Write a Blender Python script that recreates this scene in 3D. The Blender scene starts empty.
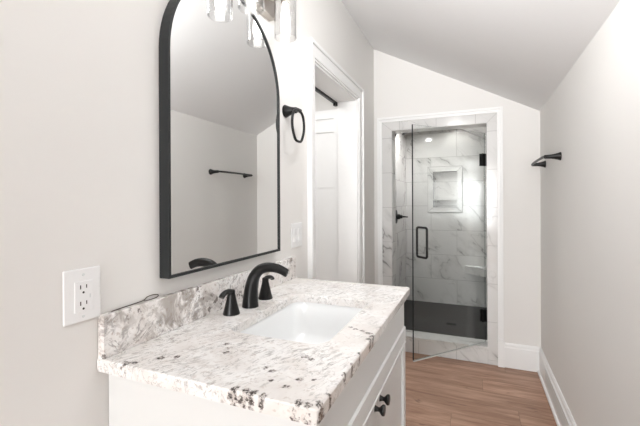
import bpy, bmesh, math, random
from mathutils import Vector, Matrix
from math import sin, cos, pi, radians as RD

C = bpy.context.scene.collection
scn = bpy.context.scene
random.seed(4)

# ------------------------------------------------------------------ camera, world, lights, exposure
cam_d = bpy.data.cameras.new('camera')
cam = bpy.data.objects.new('camera', cam_d); C.objects.link(cam)
cam_d.sensor_width = 36; cam_d.sensor_fit = 'HORIZONTAL'
cam_d.lens = 36 * 367.1 / 640
cam_d.shift_y = -10.87 / 640
cam_d.clip_start = 0.02
th, ro = RD(22.818), RD(-.2522)
F = Vector((-sin(th), cos(th), 0)); R0 = Vector((cos(th), sin(th), 0)); U0 = Vector((0, 0, 1))
R2 = R0 * cos(ro) + U0 * sin(ro); U2 = -R0 * sin(ro) + U0 * cos(ro)
cam.matrix_world = Matrix(((R2.x, U2.x, -F.x, 0), (R2.y, U2.y, -F.y, 0), (R2.z, U2.z, -F.z, 1.304), (0, 0, 0, 1)))
scn.camera = cam

w = bpy.data.worlds.new('world'); scn.world = w; w.use_nodes = True
w.node_tree.nodes['Background'].inputs[0].default_value = (.9, .95, 1, 1)
w.node_tree.nodes['Background'].inputs[1].default_value = .6

def area(name, loc, rot, sx, sy, power, col=(1, 1, 1), shape='RECTANGLE', spread=pi):
    d = bpy.data.lights.new(name, 'AREA'); d.shape = shape; d.size = sx; d.size_y = sy
    d.energy = power; d.color = col; d.spread = spread
    o = bpy.data.objects.new(name, d); C.objects.link(o); o.location = loc; o.rotation_euler = rot
    return o
area('added_rear_fill', (-.1, -4.3, 1.4), (RD(90), 0, 0), 1.1, 1.5, 44, (.98, .988, 1))  # added fill lamp behind the camera, brightens the room from the rear
area('added_aisle_fill', (-.12, 1.1, 2.26), (RD(58), 0, 0), .35, .35, 4.5, (.99, .993, 1))  # added fill lamp out of view, aimed forward to brighten the far end
area('added_ceiling_fill', (-.05, -.15, 1.6), (RD(122), 0, 0), .3, .3, 3.2, (.99, .993, 1), spread=RD(75))  # added fill lamp aimed upward to lighten the ceiling, not a room fixture
area('added_closet_fill', (-1.6, 2.0, 2.38), (0, 0, 0), .7, .8, 3.8, (1, 1, 1))  # added unseen lamp that brightens the space beyond the doorway
vs = scn.view_settings
vs.view_transform = 'Standard'; vs.look = 'None'; vs.gamma = 1; vs.use_curve_mapping = False
vs.exposure = 1.55
BULB = 3; CAN = 320

# ------------------------------------------------------------------ material helpers
class N:
    def __init__(s, name):
        s.m = bpy.data.materials.new(name); s.m.use_nodes = True
        s.t = s.m.node_tree; s.n = s.t.nodes; s.b = s.n['Principled BSDF']; s.out = s.n['Material Output']
    def new(s, typ, **kw):
        x = s.n.new(typ)
        for k, v in kw.items(): setattr(x, k, v)
        return x
    def set(s, sock, v):
        if isinstance(v, bpy.types.NodeSocket): s.t.links.new(v, sock)
        else: sock.default_value = v
    def math(s, op, a, b=0.0, c=0.0, clamp=False):
        x = s.new('ShaderNodeMath', operation=op, use_clamp=clamp)
        s.set(x.inputs[0], a); s.set(x.inputs[1], b); s.set(x.inputs[2], c)
        return x.outputs[0]
    def vmath(s, op, a, b=(0, 0, 0)):
        x = s.new('ShaderNodeVectorMath', operation=op); s.set(x.inputs[0], a)
        if op == 'SCALE': s.set(x.inputs['Scale'], b)
        else: s.set(x.inputs[1], b)
        return x.outputs['Value'] if op in ('LENGTH', 'DISTANCE') else x.outputs[0]
    def mix(s, f, a, b):
        x = s.new('ShaderNodeMix', data_type='RGBA')
        s.set(x.inputs[0], f); s.set(x.inputs[6], a); s.set(x.inputs[7], b)
        return x.outputs[2]
    def ramp(s, f, lo, hi):
        x = s.new('ShaderNodeMapRange', interpolation_type='SMOOTHSTEP')
        s.set(x.inputs[0], f); x.inputs[1].default_value = min(lo, hi); x.inputs[2].default_value = max(lo, hi)
        if lo > hi: x.inputs[3].default_value = 1; x.inputs[4].default_value = 0
        return x.outputs[0]
    def noise(s, vec, scale, detail=3, rough=.5, dist=0):
        x = s.new('ShaderNodeTexNoise'); s.set(x.inputs['Vector'], vec)
        x.inputs['Scale'].default_value = scale; x.inputs['Detail'].default_value = detail
        x.inputs['Roughness'].default_value = rough; x.inputs['Distortion'].default_value = dist
        return x.outputs['Fac']
    def obj(s): return s.new('ShaderNodeTexCoord').outputs['Object']
    def mapping(s, vec, rot=(0, 0, 0), scale=(1, 1, 1), loc=(0, 0, 0)):
        x = s.new('ShaderNodeMapping'); s.set(x.inputs[0], vec)
        x.inputs[1].default_value = loc; x.inputs[2].default_value = rot; x.inputs[3].default_value = scale
        return x.outputs[0]
    def sep(s, vec):
        x = s.new('ShaderNodeSeparateXYZ'); s.set(x.inputs[0], vec); return x.outputs
    def comb(s, a, b, c=0.0):
        x = s.new('ShaderNodeCombineXYZ')
        for i, v in enumerate((a, b, c)): s.set(x.inputs[i], v)
        return x.outputs[0]
    def bump(s, h, strength=.1, dist=.002):
        x = s.new('ShaderNodeBump'); s.set(x.inputs['Height'], h)
        x.inputs['Strength'].default_value = strength; x.inputs['Distance'].default_value = dist
        s.t.links.new(x.outputs[0], s.b.inputs['Normal'])

def srgb(r, g, b):
    f = lambda c: ((c / 255 + .055) / 1.055) ** 2.4 if c > 10 else c / 255 / 12.92
    return (f(r), f(g), f(b), 1)

def paint(name, col, rough=.6, bump=.05, spec=.3, scale=350):
    k = N(name); n = k.noise(k.obj(), scale, 2)
    big = k.noise(k.obj(), 2.2, 2)
    c2 = tuple(x * .975 for x in col[:3]) + (1,)
    k.set(k.b.inputs['Base Color'], k.mix(big, col, c2))
    k.b.inputs['Roughness'].default_value = rough; k.b.inputs['Specular IOR Level'].default_value = spec
    k.bump(n, bump, .0006)
    return k.m

def metal(name, col, rough=.35, metallic=1.0, spec=.5):
    k = N(name); n = k.noise(k.obj(), 120, 2)
    k.b.inputs['Base Color'].default_value = col; k.b.inputs['Metallic'].default_value = metallic
    k.b.inputs['Specular IOR Level'].default_value = spec
    k.set(k.b.inputs['Roughness'], k.math('MULTIPLY_ADD', n, .08, rough - .04))
    return k.m

def clear_glass(name, tint, ior=1.45, gloss=1.0):
    k = N(name)
    tr = k.new('ShaderNodeBsdfTransparent'); gl = k.new('ShaderNodeBsdfGlossy'); gl.inputs['Roughness'].default_value = .01
    n = k.noise(k.obj(), 3, 1)
    k.set(tr.inputs[0], k.mix(n, tint, tuple(x * .995 for x in tint[:3]) + (1,)))
    ge = k.new('ShaderNodeNewGeometry'); f0 = ((ior - 1) / (ior + 1)) ** 2
    dd = k.new('ShaderNodeVectorMath', operation='DOT_PRODUCT'); k.set(dd.inputs[0], ge.outputs['Normal']); k.set(dd.inputs[1], ge.outputs['Incoming'])
    om_ = k.math('SUBTRACT', 1.0, k.math('ABSOLUTE', dd.outputs['Value']), clamp=True)
    fr = k.math('MULTIPLY_ADD', k.math('POWER', om_, 5.0), 1 - f0, f0)
    mx = k.new('ShaderNodeMixShader'); k.set(mx.inputs[0], k.math('MULTIPLY', fr, gloss))
    k.t.links.new(tr.outputs[0], mx.inputs[1]); k.t.links.new(gl.outputs[0], mx.inputs[2])
    k.t.links.new(mx.outputs[0], k.out.inputs[0])
    return k.m

def emis(name, col, strength):
    k = N(name); n = k.noise(k.obj(), 20, 1)
    k.b.inputs['Base Color'].default_value = (.9, .9, .88, 1)
    k.set(k.b.inputs['Emission Color'], k.mix(n, col, tuple(x * .97 for x in col[:3]) + (1,)))
    k.b.inputs['Emission Strength'].default_value = strength
    return k.m

def marble(name, axes, tw, th_, ou=0.0, ov=0.0, stagger=.5, base=(214, 213, 211), grout=True, rough=.13, vein=.85):
    k = N(name); P = k.obj(); s = k.sep(P)
    d = {'x': s[0], 'y': s[1], 'z': s[2]}
    if grout:
        v = k.math('DIVIDE', k.math('SUBTRACT', d[axes[1]], ov), th_)
        row = k.math('FLOOR', v)
        sh = k.math('MULTIPLY', k.math('MODULO', k.math('ABSOLUTE', row), 2.0), stagger)
        u = k.math('ADD', k.math('DIVIDE', k.math('SUBTRACT', d[axes[0]], ou), tw), sh)
        colm = k.math('FLOOR', u)
        wn = k.new('ShaderNodeTexWhiteNoise', noise_dimensions='3D'); k.set(wn.inputs[0], k.comb(colm, row, 3.0))
        Q = k.vmath('ADD', P, k.vmath('SCALE', wn.outputs['Color'], 9.0))
        fu = k.math('FRACT', u); fv = k.math('FRACT', v)
        eu = k.math('MULTIPLY', k.math('MINIMUM', fu, k.math('SUBTRACT', 1.0, fu)), tw)
        ev = k.math('MULTIPLY', k.math('MINIMUM', fv, k.math('SUBTRACT', 1.0, fv)), th_)
        g = k.math('LESS_THAN', k.math('MINIMUM', eu, ev), .002)
    else: Q = P
    Qr = k.mapping(k.mapping(Q, rot=(.3, .75, .6)), scale=(1.1, 1.1, .38))
    n1 = k.noise(Qr, 2.7, 4, .52, .15)
    v1 = k.math('SUBTRACT', 1.0, k.ramp(k.math('ABSOLUTE', k.math('SUBTRACT', n1, .5)), 0, .013))
    m1 = k.ramp(k.noise(Q, 2.3, 2), .42, .6)
    v1 = k.math('MULTIPLY', v1, m1)
    v2 = k.math('SUBTRACT', 1.0, k.ramp(k.math('ABSOLUTE', k.math('SUBTRACT', n1, .5)), 0, .07))
    v2 = k.math('MULTIPLY', v2, k.math('MULTIPLY', m1, .35))
    n3 = k.noise(Qr, 6.5, 3, .5, .3)
    v3 = k.math('SUBTRACT', 1.0, k.ramp(k.math('ABSOLUTE', k.math('SUBTRACT', n3, .52)), 0, .012))
    v3 = k.math('MULTIPLY', v3, k.math('MULTIPLY', k.ramp(k.noise(Q, 3.1, 2), .52, .7), .45))
    f = k.math('MULTIPLY', k.math('MAXIMUM', k.math('MAXIMUM', v1, v2), v3), vein, clamp=True)
    col = k.mix(f, srgb(*base), srgb(120, 118, 116))
    if grout: col = k.mix(g, col, srgb(168, 167, 165))
    k.set(k.b.inputs['Base Color'], col); k.b.inputs['Roughness'].default_value = rough
    return k.m

GCL = [(-.745, .610, .020), (-.725, .618, .018), (-.69, .66, .014), (-.66, .68, .012), (-.60, .79, .014), (-.578, .77, .016), (-.565, .745, .014), (-.545, .715, .014),
       (-.44, .604, .018), (-.418, .606, .018), (-.396, .606, .018), (-.375, .605, .016), (-.30, .606, .020), (-.28, .606, .022), (-.262, .62, .022),
       (-.258, .66, .018), (-.256, .75, .018), (-.258, .80, .014), (-.262, .86, .014), (-.34, 1.035, .012), (-.32, 1.025, .016), (-.298, 1.018, .018), (-.278, 1.005, .020), (-.262, .985, .022), (-.258, .96, .018),
       (-.375, .795, .014), (-.355, .785, .016), (-.336, .69, .014), (-.31, .70, .012), (-.41, .70, .016), (-.43, .71, .014), (-.39, .665, .012), (-.35, .65, .012)]
def granite(name, splash=False):
    k = N(name); P = k.obj()
    cream, light, grey, tan = srgb(228, 223, 219), srgb(243, 241, 239), srgb(158, 154, 151), srgb(182, 166, 156)
    col = k.mix(k.ramp(k.noise(P, 9, 4, .6, .6), .35, .65), cream, light)
    Q = k.mapping(k.mapping(P, rot=(0, 0, -1.15) if not splash else (.9, 0, 0)), scale=(1, 3.0, 2.4) if not splash else (1, 1.6, 1))
    st = k.math('MULTIPLY', k.ramp(k.noise(Q, 30, 6, .68, .6), .51, .62), k.ramp(k.noise(P, 9, 2), .38, .60))
    col = k.mix(k.math('MULTIPLY', st, .62 if not splash else .8), col, grey)
    st2 = k.math('MULTIPLY', k.ramp(k.math('ABSOLUTE', k.math('SUBTRACT', k.noise(Q, 13, 5, .6, .8), .5)), .018, .0), k.ramp(k.noise(P, 6, 2), .42, .6))
    col = k.mix(k.math('MULTIPLY', st2, .65), col, srgb(120, 112, 108))
    fine = k.ramp(k.noise(P, 85, 3, .6), .56, .68)
    col = k.mix(k.math('MULTIPLY', fine, .40 if not splash else .6), col, tan)
    if splash:
        s = k.sep(P)
        blob = k.math('MULTIPLY', k.ramp(k.noise(P, 13, 5, .65, 1.0), .47, .6), k.ramp(k.noise(P, 4, 2), .36, .55))
        col = k.mix(k.math('MULTIPLY', blob, .75), col, srgb(150, 140, 132))
        sp = k.math('MULTIPLY', k.ramp(k.noise(P, 60, 3, .6), .56, .62), k.ramp(k.noise(P, 10, 3), .48, .6))
        col = k.mix(k.math('MULTIPLY', sp, .8), col, srgb(105, 95, 90))
    # scattered garnet flecks, sparse, and denser clusters where the slab shows them
    vec = k.noise(P, 110, 2, .5, .3); s = k.sep(P); tot = None
    for cx, cy, r in GCL:
        q = k.comb(k.math('SUBTRACT', s[0], cx), k.math('SUBTRACT', s[1], cy), 0.0)
        g = k.math('SUBTRACT', 1.0, k.math('DIVIDE', k.vmath('LENGTH', q), r), clamp=True)
        tot = g if tot is None else k.math('MAXIMUM', tot, g)
    wob = k.math('ADD', tot, k.math('MULTIPLY', k.math('SUBTRACT', k.noise(P, 48, 4, .65), .5), 2.6))
    cl = k.math('MULTIPLY', k.ramp(wob, .35, .75), k.ramp(tot, .0, .25))
    dark = k.math('MULTIPLY', cl, k.ramp(k.noise(P, 170, 3, .6), .45, .52))
    col = k.mix(k.math('MULTIPLY', cl, .5), col, srgb(140, 122, 110))
    col = k.mix(k.math('MULTIPLY', dark, .9), col, srgb(40, 32, 30))
    vr = k.new('ShaderNodeTexVoronoi'); k.set(vr.inputs['Vector'], k.vmath('ADD', P, k.vmath('SCALE', k.comb(k.noise(P, 60, 3, .6), k.noise(k.mapping(P, loc=(3, 1, 2)), 60, 3, .6)), .05))); vr.inputs['Scale'].default_value = 30
    fl = k.math('MULTIPLY', k.math('LESS_THAN', vr.outputs['Distance'], .17), k.ramp(k.noise(P, 6, 2), .56, .6))
    col = k.mix(k.math('MULTIPLY', fl, .22), col, srgb(95, 78, 72))
    k.set(k.b.inputs['Base Color'], col); k.b.inputs['Roughness'].default_value = .16
    return k.m

def wood_floor():
    k = N('oak_vinyl_plank'); P = k.obj(); s = k.sep(P)
    pw, pl = .182, 1.22
    v = k.math('DIVIDE', k.math('SUBTRACT', s[1], .03), pw); row = k.math('FLOOR', v)
    wr = k.new('ShaderNodeTexWhiteNoise', noise_dimensions='1D'); k.set(wr.inputs['W'], row)
    u = k.math('ADD', k.math('DIVIDE', s[0], pl), wr.outputs['Value']); cm = k.math('FLOOR', u)
    wn = k.new('ShaderNodeTexWhiteNoise', noise_dimensions='3D'); k.set(wn.inputs[0], k.comb(cm, row, 1.0))
    Q = k.vmath('ADD', P, k.vmath('SCALE', wn.outputs['Color'], 7.0))
    Qs = k.mapping(Q, scale=(1.1, 9, 1)); Qf = k.mapping(Q, scale=(3, 60, 1))
    g1 = k.noise(Qs, 2.2, 5, .6, .6); g2 = k.noise(Qf, 2.5, 3, .6)
    col = k.mix(k.ramp(g1, .3, .7), srgb(146, 110, 90), srgb(190, 154, 131))
    col = k.mix(k.math('MULTIPLY', k.ramp(g2, .45, .7), .30), col, srgb(112, 80, 65))
    kn = k.ramp(k.noise(k.mapping(Q, scale=(2.2, 7, 1)), 2.4, 2, .5, .8), .66, .74)
    col = k.mix(k.math('MULTIPLY', kn, .55), col, srgb(92, 64, 52))
    br = k.math('MULTIPLY_ADD', wn.outputs['Value'], .18, .90)
    hsv = k.new('ShaderNodeHueSaturation'); k.set(hsv.inputs['Value'], br); k.set(hsv.inputs['Color'], col)
    fu = k.math('FRACT', u); fv = k.math('FRACT', v)
    eu = k.math('MULTIPLY', k.math('MINIMUM', fu, k.math('SUBTRACT', 1.0, fu)), pl)
    ev = k.math('MULTIPLY', k.math('MINIMUM', fv, k.math('SUBTRACT', 1.0, fv)), pw)
    gr = k.math('LESS_THAN', k.math('MINIMUM', eu, ev), .0012)
    col = k.mix(k.math('MULTIPLY', gr, .6), hsv.outputs[0], srgb(80, 58, 48))
    k.set(k.b.inputs['Base Color'], col); k.b.inputs['Roughness'].default_value = .42
    k.b.inputs['Specular IOR Level'].default_value = .35
    k.bump(g2, .08, .001)
    return k.m

def dark_tile():
    k = N('charcoal_shower_floor_tile'); P = k.obj(); s = k.sep(P)
    fx = k.math('FRACT', k.math('DIVIDE', s[0], .305)); row = k.math('DIVIDE', s[1], .05)
    fy = k.math('FRACT', row)
    ex = k.math('MULTIPLY', k.math('MINIMUM', fx, k.math('SUBTRACT', 1.0, fx)), .305)
    ey = k.math('MULTIPLY', k.math('MINIMUM', fy, k.math('SUBTRACT', 1.0, fy)), .05)
    g = k.math('LESS_THAN', k.math('MINIMUM', ex, ey), .0015)
    col = k.mix(k.noise(P, 14, 4), srgb(48, 48, 48), srgb(64, 63, 62))
    col = k.mix(g, col, srgb(60, 60, 60))
    k.set(k.b.inputs['Base Color'], col); k.b.inputs['Roughness'].default_value = .5; k.b.inputs['Specular IOR Level'].default_value = .15
    return k.m

M = dict(
    wall=paint('warm_white_wall_paint', srgb(230, 228, 225), .75),
    ceil=paint('flat_ceiling_paint', srgb(238, 238, 238), .85),
    trim=paint('semi_gloss_trim_paint', srgb(240, 240, 239), .35, .01, .5),
    cab=paint('satin_cabinet_paint', srgb(225, 226, 225), .38, .01, .5),
    plate=paint('white_plastic', srgb(240, 240, 240), .3, 0, .5),
    slot=paint('outlet_slot_grey', srgb(60, 58, 56), .6, 0),
    greyplate=paint('pale_grey_enamel', srgb(222, 225, 225), .45, .01),
    black=metal('matte_black_metal', (.005, .005, .005, 1), .34, .0, .35),
    blackf=metal('satin_black_frame', (.018, .020, .021, 1), .5, .0, .35),
    nickel=metal('brushed_nickel', (.42, .39, .36, 1), .32),
    chrome=metal('polished_chrome', (.8, .8, .8, 1), .12),
    bronze=metal('dark_wire', (.10, .08, .07, 1), .45),
    mirror=metal('silvered_glass', (.84, .845, .84, 1), .0, 1.0),
    porcelain=paint('white_porcelain', srgb(242, 243, 243), .08, 0, .6),
    granite=granite('white_granite'), splash=granite('mottled_granite', True),
    floor=wood_floor(), sfloor=dark_tile(),
    t_xz=marble('marble_tile_facing_front', 'xz', .61, .305, -.202, .03),
    t_yz=marble('marble_tile_facing_side', 'yz', .61, .305, 4.83, .03),
    t_xy=marble('marble_tile_overhead', 'xy', .61, .305, -.202, 4.83, .5),
    marble=marble('marble_slab', 'xz', 1, 1, grout=False),
    grout=paint('light_grout', srgb(172, 171, 169), .8, 0),
    glass=clear_glass('shower_glass', (.965, .975, .97, 1)),
    gedge=clear_glass('glass_edge', (.62, .68, .66, 1), 1.5, .6),
    drain=paint('drain_grate_black', srgb(30, 30, 30), .8, 0, .1),
    sweep=paint('frosted_vinyl', srgb(205, 206, 204), .4, 0),
    shade=clear_glass('shade_glass', (.93, .93, .93, 1), 1.55, 1.6),
    bulb=emis('lit_bulb', (1, .97, .93, 1), BULB),
    can2=emis('dim_downlight_lens', (1, .98, .95, 1), CAN * .12),
    can=emis('lit_downlight_lens', (1, .98, .95, 1), CAN),
)
M['mirror'].node_tree.nodes['Principled BSDF'].inputs['Roughness'].default_value = 0
for l in list(M['mirror'].node_tree.links):
    if l.to_socket.name == 'Roughness': M['mirror'].node_tree.links.remove(l)

# ------------------------------------------------------------------ mesh helpers
class MB:
    def __init__(s): s.bm = bmesh.new()
    def box(s, x0, x1, y0, y1, z0, z1):
        vs_ = [s.bm.verts.new((x, y, z)) for x in (x0, x1) for y in (y0, y1) for z in (z0, z1)]
        for f in ((0, 1, 3, 2), (4, 6, 7, 5), (0, 4, 5, 1), (2, 3, 7, 6), (0, 2, 6, 4), (1, 5, 7, 3)):
            s.bm.faces.new([vs_[i] for i in f])
        return s
    def loft(s, rings, cap=True, closed=False):
        R = [[s.bm.verts.new(p) for p in r] for r in rings]
        n = len(R[0]); L = len(R)
        for a in range(L if closed else L - 1):
            A, B = R[a], R[(a + 1) % L]
            for i in range(n): s.bm.faces.new((A[i], A[(i + 1) % n], B[(i + 1) % n], B[i]))
        if cap and not closed: s.bm.faces.new(R[0][::-1]); s.bm.faces.new(R[-1])
        return s
    def prism(s, pts, axis, a, b):      # pts 2D; axis the extrusion axis; order of remaining axes is x,y,z
        def P(p, t):
            q = list(p); q.insert('xyz'.index(axis), t); return tuple(q)
        return s.loft([[P(p, a) for p in pts], [P(p, b) for p in pts]])
    def tube(s, path, rad, n=16, flat=None, cap=True, closed=False):
        # path: points, rad: number or list; flat: list of vertical squash factors
        P = [Vector(p) for p in path]; L = len(P); rings = []
        up = Vector((0, 0, 1)); prev = None
        for i, p in enumerate(P):
            if closed: t = (P[(i + 1) % L] - P[i - 1]).normalized()
            else: t = (P[min(i + 1, L - 1)] - P[max(i - 1, 0)]).normalized()
            if prev is None:
                a = t.cross(up)
                if a.length < .1: a = t.cross(Vector((0, 1, 0)))
                a.normalize()
            else: a = (prev - t * prev.dot(t)).normalized()
            prev = a; b = t.cross(a)
            r = rad[i] if isinstance(rad, (list, tuple)) else rad
            fl = flat[i] if flat else 1
            rings.append([tuple(p + a * cos(2 * pi * k / n) * r + b * sin(2 * pi * k / n) * r * fl) for k in range(n)])
        return s.loft(rings, cap, closed)
    def lathe(s, prof, origin, axis=(0, 0, 1), n=32, cap=True, closed=False):
        ax = Vector(axis).normalized(); a = ax.orthogonal().normalized(); b = ax.cross(a); o = Vector(origin)
        return s.loft([[tuple(o + ax * h + a * cos(2 * pi * k / n) * r + b * sin(2 * pi * k / n) * r) for k in range(n)] for r, h in prof], cap, closed)
    def build(s, name, mat, parent=None, bevel=0, seg=2, smooth=False, **tg):
        bmesh.ops.recalc_face_normals(s.bm, faces=s.bm.faces)
        me = bpy.data.meshes.new(name); s.bm.to_mesh(me); s.bm.free()
        if smooth: 
            for p in me.polygons: p.use_smooth = True
        me.materials.append(mat)
        o = bpy.data.objects.new(name, me); C.objects.link(o)
        if parent: 
            o.parent = parent; o.matrix_parent_inverse = Matrix.Translation(-Vector(parent.location))
        if bevel:
            m = o.modifiers.new('bevel', 'BEVEL'); m.width = bevel; m.segments = seg; m.limit_method = 'ANGLE'; m.angle_limit = RD(40)
            m.harden_normals = False
        if smooth:
            try: me.set_sharp_from_angle(angle=RD(38))
            except Exception: pass
        for k_, v_ in tg.items(): o[k_] = v_
        return o

def thing(name, label, cat, loc, group=None):
    o = bpy.data.objects.new(name, None); C.objects.link(o); o.location = loc; o.empty_display_size = .05
    o['label'] = label; o['category'] = cat
    if group: o['group'] = group
    return o
ST = dict(kind='structure')

def spline(pts, n=8):
    P = [Vector(p) for p in pts]; out = []
    for i in range(len(P) - 1):
        p0, p1, p2, p3 = P[max(i - 1, 0)], P[i], P[i + 1], P[min(i + 2, len(P) - 1)]
        for j in range(n):
            t = j / n
            out.append(.5 * ((2 * p1) + (p2 - p0) * t + (2 * p0 - 5 * p1 + 4 * p2 - p3) * t * t + (3 * p1 - p0 - 3 * p2 + p3) * t ** 3))
    out.append(P[-1]); return [tuple(p) for p in out]

def rrect(cx, cy, hx, hy, r, z, n=8):
    out = []
    for (sx, sy, a0) in ((1, 1, 0), (-1, 1, 90), (-1, -1, 180), (1, -1, 270)):
        for k in range(n + 1):
            a = RD(a0 + 90 * k / n)
            out.append((cx + sx * (hx - r) + r * cos(a), cy + sy * (hy - r) + r * sin(a), z))
    return out

# ------------------------------------------------------------------ dimensions
XL, XR, YF = -.83, .464, 3.234
YB = 4.83                      # shower back wall
YN = -4.4                      # wall behind the camera
ZL, ZR = 2.678, 1.991
CZ = lambda x: ZL + (ZR - ZL) * (x - XL) / (XR - XL)
DY0, DY1, DZ = 1.88, 2.715, 2.095    # door opening in the left wall
SX0, SX1, SZ0, SZ1 = -.673, .096, .138, 1.935   # shower opening

# ------------------------------------------------------------------ room shell
MB().box(-2.25, XR + .1, YN - .1, YF + .15, -.08, 0).build('floor', M['floor'], **ST)
MB().prism([(XL, CZ(XL)), (XR, CZ(XR)), (XR, CZ(XR) + .1), (XL, CZ(XL) + .1)], 'y', YN, YF).build('ceiling', M['ceil'], **ST)
b = MB()
b.box(XL - .155, XL, YN, DY0, 0, 2.8); b.box(XL - .155, XL, DY1, YF + .15, 0, 2.8); b.box(XL - .155, XL, DY0, DY1, DZ, 2.8)
b.build('wall_left', M['wall'], **ST)
MB().box(XR, XR + .1, YN, YF + .15, 0, 2.1).build('wall_right', M['wall'], **ST)
MB().prism([(XL, 0), (SX0, 0), (SX0, SZ1), (SX0, CZ(SX0)), (XL, CZ(XL))], 'y', YF, YF + .15).build('wall_far_left', M['wall'], **ST)
MB().prism([(SX1, 0), (XR, 0), (XR, CZ(XR)), (SX1, CZ(SX1))], 'y', YF, YF + .15).build('wall_far_right', M['wall'], **ST)
MB().prism([(SX0, SZ1), (SX1, SZ1), (SX1, CZ(SX1)), (SX0, CZ(SX0))], 'y', YF, YF + .15).build('wall_far', M['wall'], **ST)
# wall behind the camera with an added, unseen window
b = MB(); wx0, wx1, wz0, wz1 = -.6, .35, .75, 1.95
b.prism([(XL, 0), (wx0, 0), (wx0, CZ(wx0)), (XL, CZ(XL))], 'y', YN - .1, YN)
b.prism([(wx1, 0), (XR, 0), (XR, CZ(XR)), (wx1, CZ(wx1))], 'y', YN - .1, YN)
b.box(wx0, wx1, YN - .1, YN, 0, wz0); b.prism([(wx0, wz1), (wx1, wz1), (wx1, CZ(wx1)), (wx0, CZ(wx0))], 'y', YN - .1, YN)
b.build('wall_back', M['wall'], **ST)
b = MB()
b.box(wx0, wx1, YN - .08, YN - .03, wz0, wz0 + .05).box(wx0, wx1, YN - .08, YN - .03, wz1 - .05, wz1)
b.box(wx0, wx0 + .05, YN - .08, YN - .03, wz0 + .05, wz1 - .05).box(wx1 - .05, wx1, YN - .08, YN - .03, wz0 + .05, wz1 - .05)
b.box(wx0 + .05, wx1 - .05, YN - .08, YN - .03, 1.33, 1.37)
b.build('window_1', M['trim'], **ST)

# closet beyond the doorway
b = MB()
b.box(-2.25, -2.15, 1.2, 2.95, 0, 2.5); b.box(-2.15, XL - .155, 1.2, 1.3, 0, 2.5); b.box(-2.15, XL - .155, 2.85, 2.95, 0, 2.5)
b.build('wall_closet', M['wall'], **ST)
MB().box(-2.15, XL - .155, 1.3, 2.85, 2.4, 2.5).build('ceiling_closet', M['ceil'], **ST)

# ------------------------------------------------------------------ shower enclosure (tiled)
SZC = 2.20; xk = -.17
sc_ = lambda x: SZC if x < xk else SZC - .52 * (x - xk)
nx0, nx1, nz0, nz1 = -.482, -.199, 1.229, 1.679
b = MB()
b.box(XL - .1, nx0, YB, YB + .1, .03, 2.25); b.box(nx1, XR + .05, YB, YB + .1, .03, 2.25)
b.box(nx0, nx1, YB, YB + .1, .03, nz0); b.box(nx0, nx1, YB, YB + .1, nz1, 2.25)
b.box(nx0, nx1, YB + .09, YB + .1, nz0, nz1)
b.build('wall_shower_back', M['t_xz'], **ST)
MB().box(XL - .1, XL + .01, YF + .15, YB, .03, 2.25).build('wall_shower_left', M['t_yz'], **ST)
MB().box(XR - .0, XR + .1, YF + .15, YB, .03, 2.25).build('wall_shower_right', M['t_yz'], **ST)
MB().box(XL, SX0 - .0, YF + .15, YF + .16, .03, 2.25).box(SX1, XR, YF + .15, YF + .16, .03, 1.95).box(SX0, SX1, YF + .15, YF + .16, SZ1, sc_(SX1)).build('wall_shower_front', M['t_xz'], **ST)
MB().prism([(XL + .01, SZC), (xk, SZC), (XR, sc_(XR)), (XR, sc_(XR) + .05), (xk, SZC + .05), (XL + .01, SZC + .05)], 'y', YF + .16, YB).build('ceiling_shower', M['t_xy'], **ST)
MB().box(XL - .1, XR + .1, YF + .15, YB + .1, -.05, .03).build('floor_shower', M['sfloor'], **ST)
# niche frame and shelf
b = MB(); fw = .062
def frame_tiles(b, x0, x1, z0, z1, w_, ya, yb, g=.0012, bottom=True):
    b.prism([(x0 - w_ + g, z1 + w_ - g), (x1 + w_ - g, z1 + w_ - g), (x1 - g, z1), (x0 + g, z1)], 'y', ya, yb)
    b.prism([(x0 - w_ + g, z0 - w_ + g), (x0 + g, z0), (x1 - g, z0), (x1 + w_ - g, z0 - w_ + g)], 'y', ya, yb)
    b.prism([(x0 - w_, z0 - w_ + 2 * g), (x0, z0 + g), (x0, z1 - g), (x0 - w_, z1 + w_ - 2 * g)], 'y', ya, yb)
    b.prism([(x1 + w_, z0 - w_ + 2 * g), (x1, z0 + g), (x1, z1 - g), (x1 + w_, z1 + w_ - 2 * g)], 'y', ya, yb)
frame_tiles(b, nx0, nx1, nz0, nz1, fw, YB - .010, YB - .003, .003)
b.build('trim_niche', M['marble'], bevel=.0015, **ST)
b = MB(); q = fw + .004
b.box(nx0 - q, nx1 + q, YB - .004, YB, nz1, nz1 + q).box(nx0 - q, nx1 + q, YB - .004, YB, nz0 - q, nz0).box(nx0 - q, nx0, YB - .004, YB, nz0, nz1).box(nx1, nx1 + q, YB - .004, YB, nz0, nz1)
b.build('trim_niche_grout', M['grout'], **ST)
MB().box(nx0, nx1, YB - .004, YB + .09, 1.322, 1.338).build('trim_niche_shelf', M['marble'], bevel=.001, **ST)
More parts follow.
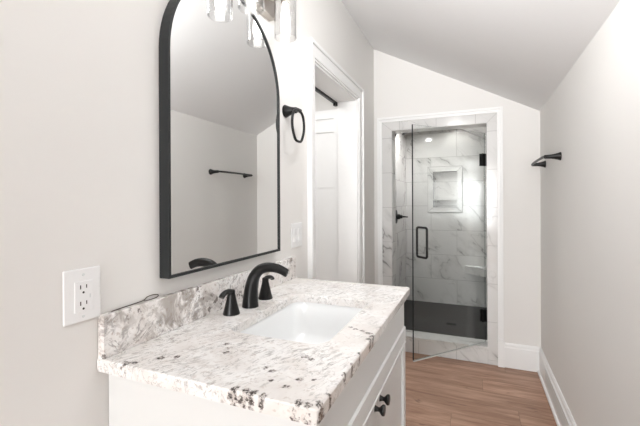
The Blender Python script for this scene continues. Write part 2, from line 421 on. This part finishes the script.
# opening reveals, curb and the marble surround
b = MB()
b.box(SX0 - .0, SX0 + .004, YF, YF + .15, SZ0, SZ1)
b.box(SX1 - .004, SX1, YF, YF + .15, SZ0, SZ1).box(SX0 + .004, SX1 - .004, YF, YF + .15, SZ1 - .004, SZ1)
b.build('trim_shower_reveal', M['t_yz'], **ST)
MB().box(SX0, SX1, YF, YF + .15, 0, .118).build('trim_shower_curb', M['grout'], **ST)
MB().box(SX0 + .001, SX1 - .001, YF - .010, YF + .155, .118, SZ0).build('trim_shower_sill', M['marble'], bevel=.002, **ST)
TY = YF - .006; gg = .0016
b = MB()
TX0, TX1, TZ = -.757, .168, 2.009
for k in range(7):                                   # pilasters, stacked 305 mm lengths
    z0 = max(0, k * .305 + .04 - .305 * 0); z0 = [0, .035, .34, .645, .95, 1.255, 1.56][k]; z1 = [.035, .34, .645, .95, 1.255, 1.56, 1.865][k]
    if z1 - z0 < .1: z0, z1 = 0, .035
    b.box(TX0, SX0, TY, YF, z0 + gg, z1 - gg)
    b.box(SX1, TX1, TY, YF, z0 + gg, z1 - gg)
b.prism([(TX0, 1.865 + gg), (SX0, 1.865 + gg), (SX0, SZ1 - gg), (TX0, TZ - gg)], 'y', TY, YF)
b.prism([(SX1, 1.865 + gg), (TX1, 1.865 + gg), (TX1, TZ - gg), (SX1, SZ1 - gg)], 'y', TY, YF)
xs = [TX0, -.60, -.295, .01, TX1]
for i in range(4):
    l, r = xs[i], xs[i + 1]
    pts = [((l if i else SX0) + gg, SZ1), ((r if i < 3 else SX1) - gg, SZ1), (r - gg, TZ), (l + gg, TZ)]
    b.prism(pts, 'y', TY, YF)
cx = [SX0, -.447, -.142, SX1]
for i in range(3): b.box(cx[i] + gg, cx[i + 1] - gg, TY, YF, .002, .116)
b.build('trim_shower_surround', M['marble'], **ST)
b = MB(); gy = YF - .003
b.box(TX0, SX0, gy, YF, 0, TZ).box(SX1, TX1, gy, YF, 0, TZ).box(SX0, SX1, gy, YF, SZ1, TZ).box(SX0, SX1, gy, YF, 0, .116)
b.build('trim_surround_grout', M['grout'], **ST)
# painted casing around the marble
b = MB()
for x0, x1, x2 in ((TX1, TX1 + .022, TX1 + .04), (TX0, TX0 - .022, TX0 - .04)):
    b.box(min(x0, x1), max(x0, x1), YF - .012, YF, 0, TZ + .022); b.box(min(x1, x2), max(x1, x2), YF - .020, YF, 0, TZ + .04)
b.box(TX0, TX1, YF - .012, YF, TZ, TZ + .022); b.box(TX0 - .022, TX1 + .022, YF - .020, YF, TZ + .022, TZ + .04)
b.build('trim_shower_casing', M['trim'], bevel=.002, **ST)

# ------------------------------------------------------------------ doorway casing, jamb, baseboards
b = MB()
def casing_leg(y_out, y_in):
    s = 1 if y_in > y_out else -1
    b.box(XL, XL + .030, *sorted((y_out, y_out + s * .018)), 0, DZ + .095)
    b.box(XL, XL + .018, *sorted((y_out + s * .018, y_in - s * .012)), 0, DZ + .012)
    b.box(XL, XL + .012, *sorted((y_in - s * .012, y_in)), 0, DZ)
casing_leg(DY0 - .085, DY0); casing_leg(DY1 + .1, DY1)
b.box(XL, XL + .030, DY0 - .067, DY1 + .082, DZ + .077, DZ + .095)
b.box(XL, XL + .018, DY0 - .067, DY1 + .082, DZ + .012, DZ + .077)
b.box(XL, XL + .012, DY0 - .012, DY1 + .012, DZ, DZ + .012)
b.build('trim_1', M['trim'], bevel=.002, **ST)
b = MB()
b.box(XL - .156, XL + .002, DY0, DY0 + .012, 0, DZ).box(XL - .156, XL + .002, DY1 - .012, DY1, 0, DZ)
b.box(XL - .156, XL + .002, DY0 + .012, DY1 - .012, DZ - .012, DZ)
b.build('trim_2', M['trim'], bevel=.001, **ST)

def shoe(t=.012, h=.020): return [(.0149, .0), (.0149 + t, 0), (.0149 + t, h * .55), (.0149 + t * .7, h * .85), (.0149 + t * .2, h), (.0149, h)]
def base_prof(t=.015, h=.19): return [(0, 0), (t, 0), (t, h - .035), (t * .75, h - .028), (t * .75, h - .012), (t * .35, h), (0, h)]
MB().prism([(XR - a, z) for a, z in base_prof()], 'y', YN, YF).build('baseboard_right', M['trim'], **ST)
MB().prism([(XR - a, z) for a, z in shoe()], 'y', YN, YF - .015).build('trim_shoe_right', M['trim'], **ST)
MB().prism([(YF - a, z) for a, z in base_prof()], 'x', TX1 + .04, XR - .012).build('baseboard_far', M['trim'], **ST)
MB().box(TX1 - .001, TX1 + .046, YF - .026, YF, 0, .205).build('trim_plinth', M['trim'], bevel=.002, **ST)
MB().prism([(XL + a, z) for a, z in base_prof()], 'y', YN, .60).build('baseboard_left', M['trim'], **ST)
b = MB(); b.prism([(XL + a, z) for a, z in base_prof()], 'y', 1.64, DY0 - .086); b.prism([(XL + a, z) for a, z in base_prof()], 'y', DY1 + .101, YF)
b.build('baseboard_left_end', M['trim'], **ST)

# paneled door standing open beyond the doorway
d = bpy.data.objects.new('door_1', None); C.objects.link(d); d.location = (-1.0, 2.76, 0); d['kind'] = 'structure'
dx0, dx1, dy = -1.80, -.992, 2.752
b = MB(); b.box(dx0, dx1, dy + .012, dy + .040, .01, 2.045)
stile = .045
b.box(dx1 - stile, dx1, dy, dy + .012, .01, 2.045).box(dx0, dx0 + .11, dy, dy + .012, .01, 2.045)
for z0, z1 in ((1.975, 2.045), (1.866, 1.968), (.01, .25)): b.box(dx0 + .11, dx1 - stile, dy, dy + .012, z0, z1)
b.box(dx0 + .11, dx1 - stile, dy + .006, dy + .012, .256, 1.414).box(dx0 + .11, dx1 - stile, dy + .006, dy + .012, 1.420, 1.860)
b.build('door_panel', M['trim'], d)
b = MB()
for z in (.25, 1.05, 1.8): b.tube([(-.99, dy + .0, z - .045), (-.99, dy + .0, z + .045)], .006, 10)
b.build('hinge', M['black'], d)

t = thing('sliding_door_rail', 'black metal rail under the head of the white doorway', 'rail', (-.998, 2.3, 2.08))
MB().box(-1.008, -.990, 1.40, 2.70, 2.068, 2.092).build('rail_bar', M['black'], t, bevel=.001)
MB().box(-1.012, -.984, 2.69, 2.714, 2.056, 2.094).build('end_bracket', M['black'], t, bevel=.001)
MB().lathe([(.011, 0), (.011, .018)], (-1.004, 2.665, 2.060), (1, 0, 0), 20).build('roller', M['black'], t)

# grey register in the right baseboard
t = thing('baseboard_inset', 'long narrow grey plate set in the white baseboard of the right wall', 'inset', (XR - .015, 1.9, .06))
MB().box(XR - .0185, XR - .0145, 1.2, 2.94, .052, .152).build('inset_plate', M['greyplate'], t, bevel=.001)  # plain flat grey plate along the baseboard face

# ------------------------------------------------------------------ vanity cabinet
FX = -.272; CY0, CY1, CT = .628, 1.572, .904
t = thing('vanity_cabinet', 'white painted bathroom vanity cabinet under the granite countertop', 'cabinet', (-.55, 1.107, 0))
MB().box(XL + .001, FX - .018, CY0, CY0 + .018, 0, CT).build('side_panel', M['cab'], t, bevel=.001)
MB().box(XL + .001, FX - .018, CY1 - .018, CY1, 0, CT).build('side_panel', M['cab'], t, bevel=.001)
MB().box(XL + .001, XL + .008, CY0 + .018, CY1 - .018, .08, CT - .02).build('back_panel', M['cab'], t)
MB().box(XL + .008, FX - .03, CY0 + .018, CY1 - .018, .10, .118).build('bottom_panel', M['cab'], t)
MB().box(FX - .09, FX - .075, CY0 + .018, CY1 - .018, 0, .10).build('toe_kick', M['cab'], t)
x0, x1 = FX - .018, FX
zB, zA, zb = .778, .719, .10
b = MB()
b.box(x0, x1, CY0 + .001, CY0 + .04, 0, zA).box(x0, x1, CY1 - .045, CY1, 0, zA).box(x0, x1, CY0 + .04, CY1 - .045, zb - .03, zb)
b.build('face_frame', M['cab'], t, bevel=.002)
MB().box(x0, x1 - .005, CY0 + .001, CY1, zB + .0005, CT).build('apron', M['cab'], t, bevel=.001)
b = MB(); b.prism([(x0, zA), (x1, zA), (x1 + .001, zA + .003), (x1 + .001, zB - .003), (x1 - .005, zB), (x0, zB)], 'y', CY0 + .001, CY1)
b.build('rail', M['cab'], t)
MB().box(x0, x1 + .004, CY0 + .001, CY1 - .006, zA - .006, zA).build('bead', M['cab'], t, bevel=.002)
ym = 1.122; yi0, yi1 = CY0 + .04, CY1 - .045
for i, (a, c, ky) in enumerate(((yi0 + .002, ym - .0012, 1.092), (ym + .0012, yi1 - .002, 1.156))):
    dr = MB().box(FX - .024, FX - .009, a, c, zb + .004, zA - .010).build('door', M['cab'], t, bevel=.0015)
    kz = .676
    MB().lathe([(.010, 0), (.0085, .003), (.0065, .010), (.0065, .013), (.010, .017), (.0155, .022), (.0165, .026), (.0150, .030), (.008, .0315)],
               (FX - .009, ky, kz), (1, 0, 0), 28).build('knob', M['black'], dr, smooth=True, label='matte black mushroom knob')

# ------------------------------------------------------------------ countertop, backsplash
t = thing('countertop', 'white granite countertop with dark speckles on the white vanity cabinet', 'countertop', (-.545, 1.11, .904))
GX0, GX1, GY0, GY1, GZ = XL + .001, -.2585, .598, 1.615, .934
scx, scy, shx, shy = -.5135, 1.104, .154, .229
bm = bmesh.new()
def ring_edges(pts):
    v = [bm.verts.new(p) for p in pts]; return v, [bm.edges.new((v[i], v[(i + 1) % len(v)])) for i in range(len(v))]
eb = .003
def outer(z, i): return [(GX0, GY0 + i, z), (GX1 - i - .008, GY0 + i, z), (GX1 - i - .0024, GY0 + i + .0024, z), (GX1 - i, GY0 + i + .008, z), (GX1 - i, GY1 - i - .004, z), (GX1 - i - .004, GY1 - i, z), (GX0, GY1 - i, z)]
def inner(z, i): return rrect(scx, scy, shx + i, shy + i, .045 + i, z)
o1, e1 = ring_edges(outer(GZ, eb)); i1, f1 = ring_edges(inner(GZ, .002))
bmesh.ops.triangle_fill(bm, edges=e1 + f1, use_beauty=True)
o2, e2 = ring_edges(outer(GZ - .03, .001)); i2, f2 = ring_edges(inner(GZ - .03, 0))
bmesh.ops.triangle_fill(bm, edges=e2 + f2, use_beauty=True)
om = [bm.verts.new(p) for p in outer(GZ - eb, 0)]; im = [bm.verts.new(p) for p in inner(GZ - .002, 0)]
for A, B in ((o1, om), (om, o2), (i1, im), (im, i2)):
    for i in range(len(A)): bm.faces.new((A[i], A[(i + 1) % len(A)], B[(i + 1) % len(A)], B[i]))
mb = MB(); mb.bm = bm
mb.build('slab', M['granite'], t)
MB().box(XL + .001, XL + .022, GY0 + .002, GY1 - .002, GZ, 1.037).build('backsplash', M['splash'], bevel=.002, label='low mottled grey and white granite backsplash along the wall behind the faucet', category='backsplash')

# sink
t = thing('undermount_sink', 'white rectangular porcelain sink set under the granite countertop', 'sink', (scx, scy, .78))
rings = []
for z, i, r in ((.9035, .022, .06), (.9035, .004, .05), (.895, .002, .05), (.86, -.004, .05), (.82, -.010, .05), (.79, -.018, .05), (.775, -.032, .045), (.768, -.055, .035), (.764, -.10, .02)):
    rings.append(rrect(scx, scy, shx + i, shy + i, r, z))
outr = [(.752, -.10, .02), (.756, -.045, .04), (.78, -.004, .06), (.85, .010, .06), (.890, .014, .06), (.890, .022, .06)]
for z, i, r in outr: rings.append(rrect(scx, scy, shx + i, shy + i, r, z))
# close: inner floor and outer floor share the smallest rings
bmk = MB(); R_in = rings[:9]; R_out = rings[9:]
V = [[bmk.bm.verts.new(p) for p in r] for r in R_in + R_out]
n = len(V[0])
for a in list(range(0, 8)) + list(range(9, len(V) - 1)):
    for i in range(n): bmk.bm.faces.new((V[a][i], V[a][(i + 1) % n], V[a + 1][(i + 1) % n], V[a + 1][i]))
for i in range(n): bmk.bm.faces.new((V[-1][i], V[-1][(i + 1) % n], V[0][(i + 1) % n], V[0][i]))
bmk.bm.faces.new(V[8]); bmk.bm.faces.new(V[9])
bmk.build('basin', M['porcelain'], t, smooth=True)
MB().lathe([(.003, .002), (.018, .002), (.021, .004), (.023, .003), (.024, 0), (.024, -.004), (.003, -.004)], (scx, scy, .7645), n=28).build('drain', M['black'], t, smooth=True, label='black drain')

# faucet
t = thing('bathroom_faucet', 'matte black arched faucet with two lever handles behind the sink', 'faucet', (-.737, 1.105, GZ))
p = spline([(-.737, 1.108, GZ), (-.736, 1.108, .965), (-.731, 1.108, 1.005), (-.719, 1.108, 1.042), (-.695, 1.108, 1.068), (-.660, 1.108, 1.078), (-.622, 1.108, 1.075), (-.588, 1.108, 1.062)], 6)
rr = []; ff = []
for i in range(len(p)):
    s = i / (len(p) - 1)
    rr.append(.0295 - .0105 * min(1, s / .5) - (.0045 * max(0, (s - .5) / .5)))
    ff.append(1 if s < .35 else 1 - .62 * (s - .35) / .65)
MB().tube(p, rr, 24, ff).build('spout', M['black'], t, smooth=True)
for sgn, hy, hx in ((-1, 1.010, -.746), (1, 1.222, -.744)):
    h = MB().lathe([(.0275, 0), (.028, .003), (.024, .016), (.019, .036), (.0145, .056), (.0125, .066), (.0125, .076), (.010, .080), (.003, .081)], (hx, hy, GZ), n=28).build('handle', M['black'], t, smooth=True)
    lp = spline([(hx, hy - sgn * .004, GZ + .072), (hx, hy + sgn * .012, GZ + .077), (hx, hy + sgn * .030, GZ + .0775), (hx, hy + sgn * .044, GZ + .073), (hx, hy + sgn * .052, GZ + .066)], 5)
    MB().tube(lp, [.0115 - .001 * i / len(lp) for i in range(len(lp))], 16, [.75 - .15 * i / len(lp) for i in range(len(lp))]).build('lever', M['black'], h, smooth=True)

# thin wire with a loop on the backsplash
path = spline([(-.820, .630, 1.0372), (-.822, .640, 1.0385), (-.824, .69, 1.0392), (-.8255, .728, 1.0405), (-.8265, .742, 1.0465), (-.827, .758, 1.048), (-.827, .774, 1.0462), (-.826, .780, 1.0425), (-.825, .772, 1.0385), (-.8245, .752, 1.0375), (-.8245, .736, 1.0382), (-.8255, .728, 1.0405)], 6)
MB().tube(path, .0012, 8).build('wire_pin', M['bronze'], smooth=True, label='thin dark wire pin with a loop lying on top of the backsplash', category='wire')

# ------------------------------------------------------------------ mirror
MY, MR, MZ0, MZC = 1.11, .322, 1.089, 1.745
def arch(r, z0, n=40):
    out = [(MY - r, z0), (MY + r, z0)]
    out += [(MY + r * cos(pi * k / n), MZC + r * sin(pi * k / n)) for k in range(n + 1)]
    return out
t = thing('arched_mirror', 'tall arched wall mirror in a thin black metal frame above the vanity', 'mirror', (XL, MY, MZ0))
b = MB(); fb = .0085
Oa, Ia = arch(MR, MZ0), arch(MR - fb, MZ0 + fb)
b.loft([[(x_, y_, z_) for y_, z_ in pr_] for x_, pr_ in ((XL + .001, Oa), (XL + .036, Oa), (XL + .036, Ia), (XL + .001, Ia))], False, True)
b.build('frame', M['blackf'], t)
MB().prism(arch(MR - fb, MZ0 + fb), 'x', XL + .026, XL + .031).build('mirror_glass', M['mirror'], t)
MB().prism(arch(MR - fb, MZ0 + fb), 'x', XL + .003, XL + .024).build('backing', M['blackf'], t)

# ------------------------------------------------------------------ vanity light
LYS = (.857, 1.113, 1.369); LX = -.731; ZS = 1.994
t = thing('vanity_light', 'three lamp nickel vanity light with clear glass cylinder shades over the mirror', 'light fixture', (XL, 1.113, 2.15))
MB().box(XL + .001, XL + .034, .825, 1.402, 2.098, 2.215).build('back_plate', M['nickel'], t, bevel=.002)
for y in LYS:
    b = MB(); b.tube(spline([(XL + .03, y, 2.165), (LX - .03, y, 2.172), (LX - .006, y, 2.185), (LX, y, 2.200)], 6), .006, 12)
    b.build('arm', M['nickel'], t, smooth=True)
    MB().lathe([(.006, 2.205), (.024, 2.202), (.030, 2.196), (.030, 2.176), (.019, 2.172), (.019, 2.140), (.010, 2.138)], (LX, y, 0), n=28).build('socket', M['nickel'], t, smooth=True)
    MB().lathe([(.030, 2.171), (.044, 2.166), (.047, 2.160), (.047, ZS + .005), (.0475, ZS + .002), (.0455, ZS), (.0425, ZS + .002), (.0435, ZS + .006), (.044, 2.158), (.030, 2.168)], (LX, y, 0), n=40, cap=False, closed=True).build('shade', M['shade'], t, smooth=True, label='clear glass cylinder shade')
    MB().lathe([(.004, ZS + .024), (.013, ZS + .028), (.0185, ZS + .040), (.020, ZS + .056), (.019, ZS + .080), (.0155, ZS + .110), (.0125, ZS + .130), (.012, ZS + .1435)], (LX, y, 0), n=24).build('bulb', M['bulb'], t, smooth=True, label='lit white bulb')

# ------------------------------------------------------------------ towel ring
TYC, TZC = 1.548, 1.737
t = thing('towel_ring', 'matte black towel ring on the wall between mirror and doorway', 'towel ring', (XL, TYC, TZC))
MB().lathe([(.030, .001), (.0305, .005), (.025, .016), (.018, .034), (.0145, .052), (.0145, .060), (.012, .064)], (XL, TYC, TZC), (1, 0, 0), 28).build('wall_mount', M['black'], t, smooth=True)
MB().tube([(XL + .062, TYC - .012, TZC), (XL + .068, TYC - .01, TZC), (XL + .068, TYC + .026, TZC + .002), (XL + .062, TYC + .03, TZC)], .0085, 12).build('pivot', M['black'], t, smooth=True)
rp = [(0, .0), (.03, -.004), (.052, -.022), (.062, -.055), (.060, -.09), (.045, -.122), (.028, -.142), (.0, -.146), (-.028, -.142), (-.045, -.122), (-.060, -.09), (-.062, -.055), (-.052, -.022), (-.03, -.004)]
k4 = []
for i in range(len(rp)):
    a = [rp[(i + j - 1) % len(rp)] for j in range(4)]
    for q in range(4):
        u = q / 4
        k4.append(tuple(.5 * (2 * a[1][m] + (a[2][m] - a[0][m]) * u + (2 * a[0][m] - 5 * a[1][m] + 4 * a[2][m] - a[3][m]) * u * u + (3 * a[1][m] - a[0][m] - 3 * a[2][m] + a[3][m]) * u ** 3) for m in range(2)))
MB().tube([(XL + .070, TYC + y, TZC - .002 + z) for y, z in k4], .0062, 12, closed=True, cap=False).build('ring', M['black'], t, smooth=True)

# ------------------------------------------------------------------ towel bar on the right wall
t = thing('towel_bar', 'matte black towel bar on two posts high on the right wall', 'towel bar', (XR, 2.755, 1.565))
ya, yb = 2.508, 3.005
for y in (ya, yb):
    MB().lathe([(.0245, .001), (.025, .003), (.0205, .014), (.0155, .032), (.0125, .050), (.0115, .074), (.0115, .082), (.007, .087)], (XR, y, 1.565), (-1, 0, 0), 28).build('post', M['black'], t, smooth=True)
MB().tube(spline([(XR - .080, ya - .012, 1.565), (XR - .084, ya + .05, 1.567), (XR - .088, (ya + yb) / 2, 1.567), (XR - .084, yb - .05, 1.567), (XR - .080, yb + .012, 1.565)], 8), .0082, 14, ).build('bar', M['black'], t, smooth=True)

# ------------------------------------------------------------------ outlet and switch plates
OY0, OY1, OZ0, OZ1 = .519, .605, 1.034, 1.155
t = thing('wall_outlet', 'white electrical outlet plate on the wall left of the backsplash', 'outlet', (XL, .562, 1.034))
MB().box(XL + .0005, XL + .006, OY0, OY1, OZ0, OZ1).build('cover_plate', M['plate'], t, bevel=.003, seg=3)
oy = .562
MB().box(XL + .004, XL + .0085, oy - .020, oy + .022, 1.057, 1.126).build('receptacle', M['plate'], t, bevel=.001)
b = MB(); X0, X1 = XL + .0080, XL + .0088
for zc in (1.108, 1.071):
    b.box(X0, X1, oy - .0085, oy - .0060, zc + .001, zc + .010).box(X0, X1, oy + .0055, oy + .0078, zc + .002, zc + .010)
    b.lathe([(.0026, 0), (.0026, .0008)], (X0, oy - .0005, zc - .007), (1, 0, 0), 14)
b.build('slots', M['slot'], t, label='dark slots')
MB().box(XL + .0080, XL + .0092, oy + .0135, oy + .0165, 1.086, 1.095).build('reset_button', M['greyplate'], t)
for z in (1.141, 1.046): MB().lathe([(.0035, 0), (.003, .0012)], (XL + .0058, oy + .001, z), (1, 0, 0), 14).build('screw', M['greyplate'], t)
t = thing('light_switch', 'white two gang switch plate between backsplash and doorway', 'switch', (XL, 1.662, 1.078))
MB().box(XL + .0005, XL + .006, 1.602, 1.722, 1.079, 1.201).build('cover_plate', M['plate'], t, bevel=.003, seg=3)
for yc in (1.638, 1.686):
    MB().prism([(XL + .004, 1.107), (XL + .0095, 1.107), (XL + .0065, 1.139), (XL + .0105, 1.173), (XL + .004, 1.173)], 'y', yc - .016, yc + .016).build('rocker', M['plate'], t, bevel=.0006)

# ------------------------------------------------------------------ shower door, fittings
H0, H1 = Vector((.086, 3.318, 0)), Vector((-.413, 2.722, 0))
dirv = (H1 - H0).normalized(); nrm = Vector((dirv.y, -dirv.x, 0)); LEN = (H1 - H0).length
if nrm.x > 0: nrm = -nrm
def dbox(b, s0, s1, n0, n1, z0, z1):
    P = [H0 + dirv * s_ + nrm * n_ + Vector((0, 0, z)) for s_ in (s0, s1) for n_ in (n0, n1) for z in (z0, z1)]
    v_ = [b.bm.verts.new(q) for q in P]
    for f in ((0, 1, 3, 2), (4, 6, 7, 5), (0, 4, 5, 1), (2, 3, 7, 6), (0, 2, 6, 4), (1, 5, 7, 3)): b.bm.faces.new([v_[i] for i in f])
t = thing('shower_door', 'frameless clear glass shower door standing open on black hinges', 'shower door', (.086, 3.318, .15))
GZ0, GZ1 = .150, 1.866; gt = .005
b = MB(); dbox(b, .012, LEN, -gt, gt, GZ0, GZ1)
gl = b.build('glass_panel', M['glass'], t)
gl.data.materials.append(M['gedge'])
for f in gl.data.polygons:
    if abs(Vector(f.normal).dot(nrm)) < .5: f.material_index = 1
b = MB(); dbox(b, LEN, LEN + .004, -.0045, .0045, GZ0, GZ1); b.build('edge_seal', M['blackf'], t, label='thin dark edge strip')
b = MB(); dbox(b, .014, LEN, -.0065, .0065, .1405, .1495); b.build('bottom_sweep', M['sweep'], t, label='pale translucent sweep along the bottom edge')
for zc in (1.645, .372):
    b = MB(); dbox(b, -.004, .058, .0055, .014, zc - .05, zc + .05); dbox(b, -.004, .058, -.014, -.0055, zc - .05, zc + .05)
    b.box(SX1 - .012, SX1 - .0005, 3.285, 3.345, zc - .05, zc + .05)
    b.build('hinge', M['black'], t, bevel=.001)
def hp(s_, n_, z): return tuple(H0 + dirv * s_ + nrm * n_ + Vector((0, 0, z)))
b = MB(); hs = LEN - .085; off = .052; z0, z1 = .893, 1.113; r_ = .016
lp = []
for (n0, zc, a0) in ((off - r_, z1 - r_, 0), (-(off - r_), z1 - r_, 90), (-(off - r_), z0 + r_, 180), (off - r_, z0 + r_, 270)):
    for k in range(6):
        a = RD(a0 + 18 * k); lp.append(hp(hs, n0 + r_ * cos(a), zc + r_ * sin(a)))
b.tube(lp, .0088, 14, closed=True, cap=False)
b.build('handle', M['black'], t, smooth=True, label='black pull handle on both faces of the glass')

t = thing('shower_valve', 'matte black shower valve with lever on the left tiled wall', 'shower valve', (XL + .01, 4.17, 1.135))
MB().lathe([(.078, .001), (.079, .004), (.070, .010), (.030, .016), (.028, .045), (.020, .052), (.019, .072), (.010, .075)], (XL + .01, 4.17, 1.135), (1, 0, 0), 36).build('escutcheon', M['black'], t, smooth=True)
MB().tube([(XL + .075, 4.17, 1.135), (XL + .10, 4.17, 1.135), (XL + .145, 4.16, 1.134)], [.010, .008, .006], 12).build('lever', M['black'], t, smooth=True)
t = thing('showerhead', 'black shower head on a short arm high on the left tiled wall', 'shower head', (XL + .01, 4.16, 2.07))
MB().lathe([(.030, .001), (.030, .005), (.014, .012)], (XL + .01, 4.16, 2.072), (1, 0, 0), 28).build('flange', M['black'], t, smooth=True)
MB().tube(spline([(XL + .02, 4.16, 2.072), (-.79, 4.16, 2.10), (-.765, 4.16, 2.125), (-.74, 4.16, 2.120), (-.722, 4.16, 2.098)], 6), .0085, 12).build('arm', M['black'], t, smooth=True)
ax = Vector((.45, 0, -.9))
MB().lathe([(.010, -.004), (.014, .006), (.030, .016), (.040, .026), (.040, .032), (.036, .034)], (-.722, 4.16, 2.098), ax, 28).build('spray_head', M['black'], t, smooth=True)

# corner bench (marble)
b = MB(); P = [(-.113, YB), (XR, YB), (XR, YB - .50)]
b.prism([(x, y) for x, y in P], 'z', .43, .52)
b.build('shower_bench', M['marble'], bevel=.003, label='white marble corner bench seat at the right back of the shower', category='bench')
t = thing('floor_drain', 'dark rectangular floor drain in the charcoal shower floor', 'drain', (-.23, 4.04, .03))
MB().box(-.275, -.180, 4.01, 4.075, .0302, .033).build('grate', M['drain'], t, bevel=.001)

# recessed downlights in the shower ceiling
for i, (x, y, lab) in enumerate(((-.19, 4.67, 'small round lit downlight in the shower ceiling near the back wall'), (-.60, 4.22, 'round lit downlight in the shower ceiling near the left wall'))):
    t = thing('downlight', lab, 'ceiling light', (x, y, SZC))
    MB().lathe([(.040, -.001), (.040, -.004), (.032, -.006), (.030, -.001)], (x, y, SZC), n=32, cap=False, closed=True).build('trim_ring', M['plate'], t, smooth=True)
    MB().lathe([(.002, -.001), (.029, -.001), (.029, -.003), (.002, -.003)], (x, y, SZC), n=28).build('lens', M['can' if i else 'can2'], t)
